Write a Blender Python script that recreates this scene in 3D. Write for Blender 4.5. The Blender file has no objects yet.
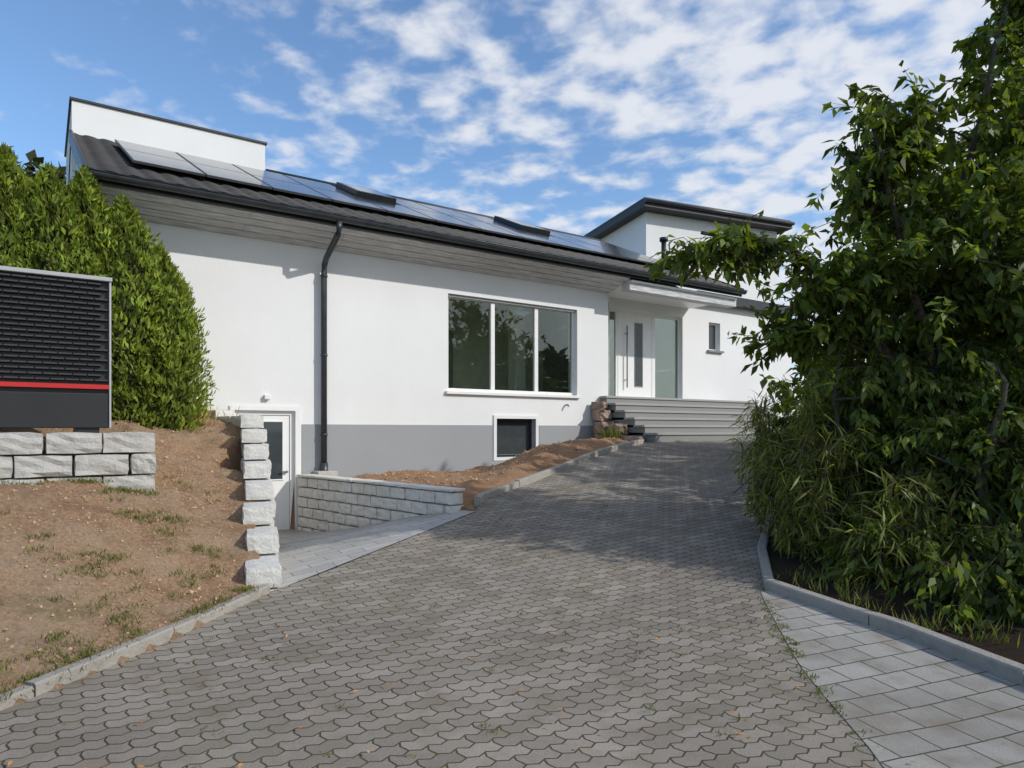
import bpy, bmesh, math, random
import numpy as np
from mathutils import Vector, Matrix, noise
random.seed(3); rng=np.random.default_rng(7)
S=bpy.context.scene
R=math.radians
# ------------------------------------------------------------------ helpers
def link(o,parent=None):
    S.collection.objects.link(o)
    if parent: o.parent=parent
    return o
def mesh(name,V,F,mat,parent=None,smooth=False):
    me=bpy.data.meshes.new(name)
    me.from_pydata([tuple(v) for v in V],[],[tuple(f) for f in F])
    if mat: me.materials.append(mat)
    if smooth: me.polygons.foreach_set('use_smooth',[True]*len(me.polygons))
    me.update()
    return link(bpy.data.objects.new(name,me),parent)
def empty(name,loc=(0,0,0),rot=0):
    e=bpy.data.objects.new(name,None); e.location=loc; e.rotation_euler=(0,0,rot); e.empty_display_size=.3
    return link(e)
BF=[(0,3,2,1),(4,5,6,7),(0,1,5,4),(1,2,6,5),(2,3,7,6),(3,0,4,7)]
def boxv(x0,x1,y0,y1,z0,z1):
    return [(x0,y0,z0),(x1,y0,z0),(x1,y1,z0),(x0,y1,z0),(x0,y0,z1),(x1,y0,z1),(x1,y1,z1),(x0,y1,z1)]
def boxes(name,L,mat,parent=None,bevel=0):
    V=[];F=[]
    for b in L:
        o=len(V); V+=boxv(*b); F+=[tuple(i+o for i in f) for f in BF]
    ob=mesh(name,V,F,mat,parent)
    if bevel:
        m=ob.modifiers.new('b','BEVEL'); m.width=bevel; m.segments=2
    return ob
def tube(V,F,pts,rad,n=8,cap=True):
    pts=[Vector(p) for p in pts]; o=len(V)
    for i,p in enumerate(pts):
        d=(pts[min(i+1,len(pts)-1)]-pts[max(i-1,0)]).normalized()
        a=Vector((0,0,1)) if abs(d.z)<.9 else Vector((1,0,0))
        x=d.cross(a).normalized(); y=d.cross(x)
        for k in range(n):
            t=2*math.pi*k/n
            V.append(p+(x*math.cos(t)+y*math.sin(t))*rad[i])
    for i in range(len(pts)-1):
        for k in range(n):
            k2=(k+1)%n
            F.append((o+i*n+k,o+i*n+k2,o+(i+1)*n+k2,o+(i+1)*n+k))
    if cap:
        F.append(tuple(o+k for k in range(n))[::-1]); F.append(tuple(o+(len(pts)-1)*n+k for k in range(n)))
# ------------------------------------------------------------------ materials
class N:
    def __init__(s,name):
        s.m=bpy.data.materials.new(name); s.m.use_nodes=True; s.t=s.m.node_tree
        s.b=s.t.nodes['Principled BSDF']; s.out=s.t.nodes['Material Output']
    def n(s,t,**k):
        x=s.t.nodes.new(t)
        for a,v in k.items(): setattr(x,a,v)
        return x
    def l(s,a,b): s.t.links.new(a,b)
    def obj(s): return s.n('ShaderNodeTexCoord').outputs['Object']
    def noise(s,scale,detail=4,vec=None,rough=.55):
        x=s.n('ShaderNodeTexNoise'); x.inputs['Scale'].default_value=scale; x.inputs['Detail'].default_value=detail; x.inputs['Roughness'].default_value=rough
        s.l(vec if vec else s.obj(),x.inputs['Vector']); return x.outputs['Fac']
    def ramp(s,fac,stops):
        x=s.n('ShaderNodeValToRGB'); e=x.color_ramp.elements
        while len(e)<len(stops): e.new(.5)
        for el,(p,c) in zip(e,stops): el.position=p; el.color=(*c,1) if len(c)==3 else c
        s.l(fac,x.inputs['Fac']); return x.outputs['Color']
    def mix(s,f,a,b,mode='MIX'):
        x=s.n('ShaderNodeMix',data_type='RGBA',blend_type=mode)
        for v,i in ((f,0),(a,6),(b,7)):
            if hasattr(v,'links'): s.l(v,x.inputs[i])
            else: x.inputs[i].default_value=v if i==0 else (*v,1)
        return x.outputs[2]
    def math(s,op,a,b=None,c=None):
        x=s.n('ShaderNodeMath',operation=op)
        for i,v in enumerate((a,b,c)):
            if v is None: continue
            if hasattr(v,'links'): s.l(v,x.inputs[i])
            else: x.inputs[i].default_value=v
        return x.outputs[0]
    def bump(s,h,dist=.01,strength=1,normal=None):
        x=s.n('ShaderNodeBump'); x.inputs['Distance'].default_value=dist; x.inputs['Strength'].default_value=strength
        s.l(h,x.inputs['Height']); 
        if normal: s.l(normal,x.inputs['Normal'])
        s.l(x.outputs[0],s.b.inputs['Normal']); return x.outputs[0]
    def col(s,c):
        if hasattr(c,'links'): s.l(c,s.b.inputs['Base Color'])
        else: s.b.inputs['Base Color'].default_value=(*c,1)
    def set(s,**k):
        for a,v in k.items(): s.b.inputs[a.replace('_',' ')].default_value=v
def simple(name,c,rough=.6,metal=0,var=.12,scale=6,bump=0,bscale=60):
    m=N(name); f=m.noise(scale,4)
    lo=tuple(x*(1-var) for x in c); hi=tuple(min(1,x*(1+var)) for x in c)
    m.col(m.ramp(f,[(.3,lo),(.7,hi)])); m.set(Roughness=rough,Metallic=metal)
    if bump: m.bump(m.noise(bscale,3),bump)
    return m.m
def plaster(name,c):
    m=N(name); a=m.noise(.7,5); b=m.noise(90,2)
    mp=m.n('ShaderNodeMapping'); mp.inputs['Scale'].default_value=(3,3,.35); m.l(m.obj(),mp.inputs[0])
    st=m.noise(1.2,5,mp.outputs[0])
    k=m.ramp(a,[(.3,tuple(x*.93 for x in c)),(.7,c)])
    k=m.mix(m.math('MULTIPLY',st,.12),k,tuple(x*.7 for x in c))
    m.col(k); m.set(Roughness=.9); m.bump(b,.006,.7); return m.m
M={}
M['white']=plaster('white_render',(.83,.835,.835))
M['grey']=plaster('grey_plinth_render',(.34,.355,.37))
M['frame']=simple('white_pvc',(.82,.82,.81),.35,var=.02)
M['dark']=simple('dark_metal',(.03,.033,.037),.4,.3,var=.2)
M['zinc']=simple('anthracite_gutter',(.055,.06,.068),.38,.4,var=.2)
M['coping']=simple('black_coping',(.02,.02,.022),.5)
def wood():
    m=N('grey_weathered_boards'); mp=m.n('ShaderNodeMapping'); mp.inputs['Scale'].default_value=(.8,9,9); m.l(m.obj(),mp.inputs[0])
    f=m.noise(3.5,6,mp.outputs[0],.75); m.col(m.ramp(f,[(.3,(.34,.345,.35)),(.5,(.54,.545,.55)),(.62,(.72,.72,.72)),(.75,(.85,.85,.84))])); m.set(Roughness=.75); m.bump(f,.004); return m.m
M['wood']=wood()
def tile():
    m=N('dark_concrete_tiles'); f=m.noise(2.5,5); m.col(m.ramp(f,[(.3,(.020,.020,.022)),(.7,(.042,.042,.044))])); m.set(Roughness=.6); m.bump(m.noise(80,3),.004); return m.m
M['tile']=tile()
def glass(name,tint,rough=.0,k=.5):
    m=N(name); t=m.n('ShaderNodeBsdfTransparent'); t.inputs[0].default_value=(*tint,1)
    g=m.n('ShaderNodeBsdfGlossy'); g.inputs['Roughness'].default_value=rough; g.inputs[0].default_value=(.95,1,.97,1)
    fr=m.n('ShaderNodeFresnel'); fr.inputs[0].default_value=1.5
    f=m.math('MINIMUM',m.math('ADD',m.math('MULTIPLY',fr.outputs[0],k),.04),1.0)
    x=m.n('ShaderNodeMixShader'); m.l(f,x.inputs[0]); m.l(t.outputs[0],x.inputs[1]); m.l(g.outputs[0],x.inputs[2]); m.l(x.outputs[0],m.out.inputs[0])
    return m.m
M['glass']=glass('window_glass',(.80,.83,.79))
M['dglass']=simple('dark_glass',(.05,.06,.065),.04,var=.1); 
M['room']=simple('room_wall',(.74,.75,.67),.9)
M['roomd']=simple('hall_wall',(.30,.31,.30),.9)
def solar():
    m=N('solar_cells'); b=m.n('ShaderNodeTexBrick'); m.l(m.obj(),b.inputs['Vector'])
    b.offset=0; b.inputs['Scale'].default_value=1; b.inputs['Brick Width'].default_value=.175; b.inputs['Row Height'].default_value=.16; b.inputs['Mortar Size'].default_value=.003
    b.inputs['Color1'].default_value=(.008,.011,.025,1); b.inputs['Color2'].default_value=(.012,.016,.034,1); b.inputs['Mortar'].default_value=(.05,.055,.07,1)
    m.l(b.outputs[0],m.b.inputs['Base Color']); m.set(Roughness=.16); m.b.inputs['Coat Weight'].default_value=.35; m.b.inputs['Coat Roughness'].default_value=.03; return m.m
M['solar']=solar()
M['alu']=simple('aluminium_frame',(.25,.26,.27),.35,.8)
M['pframe']=simple('panel_frame',(.10,.102,.106),.4,.5)
def blockm(name,c):
    m=N(name); f=m.noise(9,6,rough=.7); g=m.noise(1.4,3)
    k=m.ramp(f,[(.25,tuple(x*.72 for x in c)),(.5,tuple(x*.94 for x in c)),(.75,c)])
    k=m.mix(m.ramp(g,[(.45,(0,0,0)),(.8,(.3,.3,.3))]),k,(.50,.43,.34)); m.col(k); m.set(Roughness=.95); m.bump(m.noise(30,6,rough=.75),.02); return m.m
M['block']=blockm('split_face_concrete',(.78,.765,.72)); M['block2']=blockm('grey_split_face_concrete',(.56,.55,.52))
def granite(name,a,b):
    m=N(name); f=m.noise(120,3); g=m.noise(1.5,4); k=m.ramp(f,[(.35,a),(.65,b)]); k=m.mix(m.math('MULTIPLY',g,.4),k,tuple(x*.6 for x in b)); m.col(k); m.set(Roughness=.75); m.bump(f,.002); return m.m
M['granite']=granite('grey_granite',(.27,.27,.26),(.46,.46,.44)); M['riser']=granite('grey_granite_riser',(.20,.20,.195),(.33,.33,.315))
M['kerb']=blockm('kerb_concrete',(.40,.375,.335))
def pavers(name,rot,bw,bh,amp,c1,c2,mort,msize,moss,rough=.9):
    m=N(name); mp=m.n('ShaderNodeMapping'); mp.inputs['Rotation'].default_value=(0,0,R(rot)); m.l(m.obj(),mp.inputs[0])
    sp=m.n('ShaderNodeSeparateXYZ'); m.l(mp.outputs[0],sp.inputs[0]); u,v=sp.outputs[0],sp.outputs[1]
    if amp:
        h=bw/4
        vv=m.math('ADD',v,m.math('MULTIPLY',m.math('PINGPONG',u,h),amp/h))
        uu=m.math('ADD',u,m.math('MULTIPLY',m.math('PINGPONG',v,bh/2),amp*.6/(bh/2)))
    else: uu,vv=u,v
    cb=m.n('ShaderNodeCombineXYZ'); m.l(uu,cb.inputs[0]); m.l(vv,cb.inputs[1])
    wob=m.n('ShaderNodeTexNoise'); wob.inputs['Scale'].default_value=11; m.l(m.obj(),wob.inputs['Vector'])
    va=m.n('ShaderNodeVectorMath',operation='MULTIPLY_ADD'); m.l(wob.outputs['Color'],va.inputs[0]); va.inputs[1].default_value=(.014,.014,0) if amp else (.008,.008,0); m.l(cb.outputs[0],va.inputs[2])
    b=m.n('ShaderNodeTexBrick'); m.l(va.outputs[0],b.inputs['Vector']); b.offset=.5
    for k,val in (('Scale',1),('Brick Width',bw),('Row Height',bh),('Mortar Size',msize),('Mortar Smooth',.5),('Bias',0)): b.inputs[k].default_value=val
    b.inputs['Color1'].default_value=(*c1,1); b.inputs['Color2'].default_value=(*c2,1); b.inputs['Mortar'].default_value=(*mort,1)
    big=m.noise(.45,5,rough=.6); mid=m.noise(3.5,5); fine=m.noise(140,3,rough=.8)
    k=b.outputs[0]
    k=m.mix(1,k,m.ramp(big,[(.3,(.76,.74,.72)),(.7,(1.16,1.15,1.13))]),'MULTIPLY')
    k=m.mix(1,k,m.ramp(fine,[(.25,(.58,.58,.58)),(.5,(1,1,1)),(.8,(1.3,1.3,1.3))]),'MULTIPLY')
    if moss:
        k=m.mix(m.ramp(mid,[(.48,(0,0,0)),(.72,(.65,.65,.65))]),k,(.18,.145,.105))
        k=m.mix(m.math('MULTIPLY',b.outputs['Fac'],m.ramp(m.noise(1.1,4),[(.46,(0,0,0)),(.6,(.9,.9,.9))])),k,(.08,.095,.035))
    m.col(k); m.set(Roughness=rough); m.b.inputs['Specular IOR Level'].default_value=.2
    inv=m.math('SUBTRACT',1.0,b.outputs['Fac'])
    h=m.math('ADD',inv,m.math('MULTIPLY',fine,.22)); m.bump(h,.009,.8); return m.m
M['pav']=pavers('interlocking_pavers',-32,.205,.1025,.026,(.24,.212,.18),(.335,.30,.26),(.075,.060,.044),.0062,True)
M['slab']=pavers('light_slabs',-28,.4,.2,0,(.40,.395,.38),(.50,.49,.47),(.2,.19,.17),.005,False)
M['slab2']=pavers('light_slabs_strip',-20,.27,.2,0,(.32,.31,.29),(.40,.39,.365),(.10,.095,.07),.006,True)
def terr():
    m=N('terrain_soil_grass'); a=m.n('ShaderNodeAttribute',attribute_name='zone'); sp=m.n('ShaderNodeSeparateColor'); m.l(a.outputs['Color'],sp.inputs[0])
    f=m.noise(3,7,rough=.7); g=m.noise(34,6,rough=.8); h=m.noise(.9,5)
    soil=m.ramp(g,[(.3,(.21,.12,.068)),(.5,(.46,.29,.175)),(.7,(.68,.49,.34))])
    soil=m.mix(m.ramp(h,[(.45,(0,0,0)),(.62,(.6,.6,.6))]),soil,(.50,.385,.27))
    soil=m.mix(m.ramp(f,[(.5,(0,0,0)),(.62,(.5,.5,.5))]),soil,(.27,.165,.10))
    gr=m.ramp(f,[(.3,(.04,.07,.02)),(.7,(.10,.14,.045))])
    soil=m.mix(m.ramp(m.noise(1.7,7,rough=.75),[(.57,(0,0,0)),(.66,(.5,.5,.5))]),soil,(.16,.17,.065))
    red=m.mix(.55,soil,(.40,.22,.12)); soil=m.mix(sp.outputs[2],soil,red)
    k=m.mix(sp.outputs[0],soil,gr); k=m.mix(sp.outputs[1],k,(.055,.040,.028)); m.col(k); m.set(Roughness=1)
    m.b.inputs['Specular IOR Level'].default_value=.1
    m.bump(m.math('ADD',g,m.math('MULTIPLY',f,1.5)),.045,1); return m.m
M['terr']=terr()
def leaf(name,c,tr=.35,rough=.5):
    m=N(name); a=m.n('ShaderNodeAttribute',attribute_name='col')
    k=m.mix(1,a.outputs['Color'],c,'MULTIPLY'); m.col(k); m.set(Roughness=rough); m.b.inputs['Specular IOR Level'].default_value=.35
    t=m.n('ShaderNodeBsdfTranslucent'); m.l(m.mix(1,k,(1.7,1.7,.6),'MULTIPLY'),t.inputs[0])
    x=m.n('ShaderNodeMixShader'); x.inputs[0].default_value=tr; m.l(m.b.outputs[0],x.inputs[1]); m.l(t.outputs[0],x.inputs[2]); m.l(x.outputs[0],m.out.inputs[0]); return m.m
M['leaf']=leaf('broad_leaf',(.098,.15,.033),.42); M['thuja']=leaf('thuja_leaf',(.17,.255,.035),.25,.7)
M['reed']=leaf('reed_leaf',(.16,.20,.055),.35)
M['far']=leaf('dark_tree_leaf',(.045,.065,.026),.2,.7); M['grassb']=leaf('grass_blade',(.13,.16,.045),.3,.7); M['dry']=leaf('dry_grass',(.40,.32,.16),.3,.8)
M['bark']=simple('bark',(.075,.058,.042),.9,var=.4,scale=20,bump=.01)
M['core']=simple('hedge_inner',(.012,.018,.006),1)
# ------------------------------------------------------------------ terrain functions
ux,uy=.822,.569
PY=[-30,-5,0,3,5,6,7,8,9,10,11,12,13,14,15,17,60]; PZ=[-.6,-.1,0,.03,.12,.2,.33,.46,.6,.755,.92,1.08,1.22,1.31,1.36,1.38,1.45]
def zd(y): return float(np.mean([np.interp(y+o,PY,PZ) for o in (-.7,-.35,0,.35,.7)]))
LY=[-12,-3,0,2,3.71,4.66,5.88,8.7,9.2,14.2,16,20]; LX=[-10,-5.6,-4.2,-3.3,-2.79,-2.47,-2.08,-.47,-.42,2.75,2.9,8.5]
XL=lambda y: float(np.interp(y,LY,LX))
RY=[-12,-3,0,3.2,4.4,5.8,7.1,9,13,17,20]; RX=[0,.7,1.0,1.72,1.85,2.12,2.5,3.35,5.2,7.6,9.6]
XR=lambda y: float(np.interp(y,RY,RX))
KY=[-12,-3,0,3,4.05,4.9,5.6,5.95,7.1,9,13,17,20]; KX=[6,4.3,3.75,3.25,3.04,2.77,2.4,2.2,2.55,3.4,5.25,7.65,9.65]
XK=lambda y: float(np.interp(y,KY,KX))
def inpoly(x,y,P):
    c=False; j=len(P)-1
    for i in range(len(P)):
        if (P[i][1]>y)!=(P[j][1]>y) and x<(P[j][0]-P[i][0])*(y-P[i][1])/(P[j][1]-P[i][1])+P[i][0]: c=not c
        j=i
    return c
PIT=[(-1.95,5.9),(-.45,8.68),(-.68,8.92),(-3.60,11.98),(-4.5,11.6),(-4.75,11.05),(-3.86,10.28),(-2.2,6.02)]
def sstep(t): t=max(0,min(1,t)); return t*t*(3-2*t)
def nz(x,y,s,a): return noise.noise(Vector((x*s,y*s,3.3)))*a
def H(x,y):
    """returns z,grass,dark,red"""
    ee=.569*x-.822*y+11.92; ss=(x+4.19)*ux+(y-11.6)*uy
    if ee<-.06 and -2.5<ss<16.5 and ee>-9: return -.45,0,1,0
    if inpoly(x,y,PIT): return -.45,0,0,0
    b=zd(y)
    xl,xk=XL(y),XK(y)
    rough=nz(x,y,1.3,.07)+nz(x,y,4,.05)+nz(x,y,11,.04)
    if y>8.6 and ee>-.1 and x>-3.8 and x<xl-.03 and ss<8.5:
        zf=.74+.058*ss; z=zf+(b-.0-zf)*max(0,min(1,ee/1.6)); 
        kd=max(0,min(1,(xl-x-.03)/.5))
        z=min(z,.70+.9*sstep((x+.75)/2.6)) if x<1.85 else z
        wd=(x+3.66)*.714+(y-11.9)*.70
        hump=.12*sstep(min(wd-.25,xl-x-.05,ee+.15)/.8)*(1 if ss>1.6 else sstep(ss-.6))
        return z+(rough*1.0+.02)*kd-.02+hump,0,0,1
    if x<xl and not (x>-3.6 and 8.4<y<20 ):
        if y<5.95: x0=xl; bb=b+.05
        elif y<10.25: x0=-2.2-(y-6)*(1.68/4.25); bb=np.interp(y,[5.95,10.25],[.33,1.68])
        else: x0=-3.86-(y-10.25)*1.1; bb=1.72
        if y>5.95 and x>x0: return b-.08,0,0,0
        d=x0-x
        top=np.interp(y,[-8,2,5,6.9,8.6,60],[.0,.7,1.05,1.13,1.78,1.9])
        z=bb+(top-bb)*sstep(d/2.1)
        vx=(x+3.7)*ux+(y-7.1)*uy; wy=-(x+3.7)*.569+(y-7.1)*.822
        if -4.2<vx<-.13 and .13<wy<1.9: z=1.50
        g=sstep((d-5)/3)
        if y<2: g=max(g,sstep((2-y)/2))
        return z+rough*min(1,.3+d),g,0,0
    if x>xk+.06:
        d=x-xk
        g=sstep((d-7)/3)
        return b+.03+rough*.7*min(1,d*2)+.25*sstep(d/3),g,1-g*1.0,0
    if y>20: return b,1,0,0
    return b-.08,0,0,0
def axis(fine0,fine1,step,far):
    a=list(np.arange(fine0,fine1,step)); s=step; v=fine1; hi=[]
    while v<far: hi.append(v); s*=1.35; v+=s
    hi.append(far); lo=[]; s=step; v=fine0-step
    while v>-far: lo.append(v); s*=1.35; v-=s
    lo.append(-far); return lo[::-1]+a+hi
xs=axis(-8.5,7.5,.07,600); ys=axis(1.5,16.5,.07,600)
V=[];Z=[]
for y in ys:
    for x in xs:
        z,g,d,r_=H(x,y); V.append((x,y,z)); Z.append((g,d,r_,1))
nx=len(xs); F=[(j*nx+i,j*nx+i+1,(j+1)*nx+i+1,(j+1)*nx+i) for j in range(len(ys)-1) for i in range(nx-1)]
g=mesh('ground',V,F,M['terr'],smooth=True)
a=g.data.color_attributes.new('zone','FLOAT_COLOR','POINT'); a.data.foreach_set('color',np.array(Z,dtype=np.float32).ravel())
def sheet(name,fl,fr,y0,y1,ny,nxx,mat,dz=0):
    V=[];F=[]
    for j in range(ny+1):
        y=y0+(y1-y0)*j/ny; a,b=fl(y),fr(y)
        for i in range(nxx+1):
            x=a+(b-a)*i/nxx; V.append((x,y,zd(y)+dz+nz(x,y,.9,.022)))
    F=[(j*(nxx+1)+i,j*(nxx+1)+i+1,(j+1)*(nxx+1)+i+1,(j+1)*(nxx+1)+i) for j in range(ny) for i in range(nxx)]
    return mesh(name,V,F,mat,smooth=True)
sheet('driveway',XL,lambda y: XR(y) if y<5.6 else XR(y)+(XK(y)+.02-XR(y))*min(1,(y-5.6)/.3),-12,20,160,30,M['pav'])
sheet('paved_strip',lambda y:XR(y)+.0,XK,-12,5.9,90,10,M['slab2'],.004)
a_=Vector((-2.08,5.88,zd(5.88)));b_=Vector((-.47,8.7,zd(8.7)));e_=Vector((-4.75,11.4,-.13));d_=Vector((-3.58,12.05,-.13))
V=[];F=[];n=24
for j in range(n+1):
    for i in range(n+1):
        r=j/n; t=i/n
        p=a_.lerp(b_,t); q=e_.lerp(d_,t); w=p.lerp(q,r); z0=p.z
        V.append((w.x,w.y,z0+(-.13-z0)*sstep(r)**.9+.004*(1-r)))
F=[(j*(n+1)+i,j*(n+1)+i+1,(j+1)*(n+1)+i+1,(j+1)*(n+1)+i) for j in range(n) for i in range(n)]
mesh('paved_apron',V,F,M['slab'],smooth=True)
def kerb(name,pts,w=.09,h=.075,side=-1):
    P=[Vector((p[0],p[1],0)) for p in pts]; dens=[]
    for A,B in zip(P[:-1],P[1:]):
        L=(B-A).length; k=max(1,int(L/.2))
        for i in range(k): dens.append(A.lerp(B,i/k))
    dens.append(P[-1]); V=[];F=[]
    i=0
    while i<len(dens)-1:
        j=min(i+5,len(dens)-1); pts_=[dens[k].copy() for k in range(i,j+1)]
        d0=(pts_[1]-pts_[0]).normalized(); pts_[0]+=d0*.006; d1=(pts_[-1]-pts_[-2]).normalized(); pts_[-1]-=d1*.006
        o=len(V); dz=random.uniform(-.008,.008)
        for k,p in enumerate(pts_):
            d=(pts_[min(k+1,len(pts_)-1)]-pts_[max(k-1,0)]).normalized(); nn=Vector((-d.y,d.x,0))*side*-1
            z=zd(p.y)
            for (q,zz) in ((0,-.15),(0,h-.012),(.012,h),(w-.012,h),(w,h-.012),(w,-.15)):
                V.append((p.x+nn.x*q,p.y+nn.y*q,z+zz+dz))
        m_=len(pts_)
        for k in range(m_-1):
            for q in range(5): F.append((o+k*6+q,o+k*6+q+1,o+(k+1)*6+q+1,o+(k+1)*6+q))
        F.append(tuple(o+q for q in range(6))); F.append(tuple(o+(m_-1)*6+q for q in range(6)))
        i=j
    return mesh(name,V,F,M['kerb'])
kerb('kerb',[(XL(y),y) for y in (-3,0,2,3,3.71,4.66,5.88)])
kerb('kerb',[(-.42,9.1),(-.38,9.3),(.6,10.75),(1.7,12.6),(2.75,14.2)],h=.09)
kerb('kerb',[(XK(y),y) for y in (-3,0,2,3,4.05,4.5,4.9,5.3,5.6,5.95)],w=.11,h=.09,side=1)
kerb('kerb',[(XK(y),y) for y in (5.97,6.5,7.1,8,9,11,13,15,17)],side=1,h=.06)
# ------------------------------------------------------------------ block walls
tb=bmesh.new(); bmesh.ops.create_cube(tb,size=1); bmesh.ops.subdivide_edges(tb,edges=tb.edges[:],cuts=3,use_grid_fill=True)
TV=[v.co.copy() for v in tb.verts]; TF=[tuple(v.index for v in f.verts) for f in tb.faces]; tb.free()
def blocks(name,L,mat,rough=.012):
    V=[];F=[]
    for (cx,cy,cz,l,d,h,ang) in L:
        o=len(V); jx=random.uniform(-.006,.006); jy=random.uniform(-.01,.01); ja=random.uniform(-.012,.012)
        seed=random.random()*100
        for t in TV:
            ex=sum(abs(q)>.49 for q in t)
            q=Vector((t.x*l,t.y*d,t.z*h))
            if ex>=2:
                for ax in (0,1,2):
                    if abs(t[ax])>.49: q[ax]-=math.copysign(.009,q[ax])
            nn=Vector((noise.noise(t*3+Vector((seed,0,0))),noise.noise(t*3+Vector((0,seed,0))),noise.noise(t*3+Vector((0,0,seed)))))*rough
            q+=Vector((nn.x*.5,nn.y*1.6,nn.z*.35))
            x=q.x+jx; y=q.y+jy
            cc,s2=math.cos(ang+ja),math.sin(ang+ja)
            V.append((cx+x*cc-y*s2,cy+x*s2+y*cc,cz+q.z))
        F+=[tuple(i+o for i in f) for f in TF]
    return mesh(name,V,F,mat)
A=Vector((-2.02,5.95));B=Vector((-3.70,10.2)); D=(B-A); Ln=D.length; D.normalize(); nl=Vector((-D.y,D.x)); ang=math.atan2(D.y,D.x)
L=[]; nc=8; cl=Ln/nc
for i in range(nc):
    top=.22+.2*(i+1)
    c=A+D*(cl*(i+.5))+nl*.16
    z=top-.1; k=0
    while z>-.3:
        off=random.uniform(-.02,.03)+(.03 if k%2 else 0)
        L.append((c.x+off,c.y,z,cl-.008,.30,.193,ang)); z-=.2; k+=1
A2=B; B2=Vector((-4.72,11.12)); D2=(B2-A2); l2=D2.length; D2.normalize(); a2=math.atan2(D2.y,D2.x); n2=Vector((-D2.y,D2.x))
for i in range(3):
    c=A2+D2*(l2/3*(i+.5))+n2*.16
    for k in range(10): L.append((c.x,c.y,1.72+(.0 if i<2 else .1)-.2*k,l2/3-.008,.32,.193,a2))
blocks('stepped_block_wall',L,M['block'],.010)
A=Vector((-3.72,11.82));B=Vector((-.78,8.82)); D=(B-A); Ln=D.length; D.normalize(); nl=Vector((.714,.70)); ang=math.atan2(D.y,D.x); L=[]
for r in range(6):
    z=.79-.085-.17*r; n=12; bl=Ln/n; off=(bl/2 if r%2 else 0)
    for i in range(n+(1 if r%2 else 0)):
        s0=max(0,i*bl-off); s1=min(Ln,(i+1)*bl-off)
        if s1-s0<.05: continue
        c=A+D*((s0+s1)/2)+nl*.11; L.append((c.x,c.y,z,s1-s0-.007,.22,.163,ang))
for i in range(7):
    c=A+D*(Ln/7*(i+.5))+nl*.11; L.append((c.x,c.y,.815,Ln/7-.006,.27,.05,ang))
blocks('retaining_block_wall',L,M['block'],.012)
hang=math.atan2(uy,ux)
L=[]
def pw(vx,wy): return (-3.7+vx*ux-wy*.569, 7.1+vx*uy+wy*.822)
for r in range(3):
    z=1.47-.22*r
    off=.24 if r%2 else 0
    for i in range(9):
        s1=-(i*.48-off); s0=s1-.48
        s1=min(s1,0)
        if i==0 and off: s1=0; s0=-.24
        cx,cy=pw((s0+s1)/2,.13); L.append((cx,cy,z,(s1-s0)-.008,.26,.213,hang))
    for i in range(4):
        cx,cy=pw(-.13,.26+.02+.24+i*.48); L.append((cx,cy,z,.47,.26,.213,hang+math.pi/2))
blocks('garden_block_wall',L,M['block2'],.022)
# ------------------------------------------------------------------ heat pump
hp=empty('outdoor_heat_pump',(-3.7,7.1,0),hang)
hpd=simple('black_louvre',(.018,.018,.020),.45); hpl=simple('light_grey_casing',(.42,.43,.44),.45,.2,var=.05); red=simple('red_trim',(.5,.02,.02),.4,var=.05)
x0,x1,y0,y1,z0,z1=-2.9,-.39,.22,1.1,1.62,3.16
boxes('body',[(x0+.02,x1-.02,y0+.05,y1,z0+.02,z1-.03)],hpd,hp)
boxes('base_rails',[(x0+.1,x0+.3,y0+.05,y1,1.5,z0+.02),(x1-.3,x1-.1,y0+.05,y1,1.5,z0+.02)],M['dark'],hp)
boxes('casing',[(x0-.01,x1+.01,y0-.02,y1+.02,z1-.03,z1+.012),(x1-.018,x1+.002,y0-.005,y1,z0,z1-.031),(x0,x0+.02,y0-.005,y1,z0,z1-.031)],hpl,hp,.006)
boxes('red_trim',[(x0+.021,x1-.019,y0-.004,y0+.04,z0+.40,z0+.445)],red,hp)
boxes('lower_panel',[(x0+.021,x1-.019,y0+.012,y0+.048,z0,z0+.355)],hpd,hp,.01)
z=z0+.47;r=0
V=[];F=[]
while z<z1-.06:
    xx=x1-.03-(r%2)*.06
    while xx>x0+.15:
        w=.113; o=len(V)
        V+=[(xx-w,y0+.045,z),(xx,y0+.045,z),(xx,y0+.0,z+.012),(xx-w,y0+.0,z+.012),(xx-w,y0+.045,z+.036),(xx,y0+.045,z+.036),(xx,y0+.0,z+.026),(xx-w,y0+.0,z+.026)]
        F+=[tuple(i+o for i in f) for f in BF]; xx-=.125
    z+=.052;r+=1
mesh('louvres',V,F,simple('louvre_satin',(.045,.045,.048),.3),hp)
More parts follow.
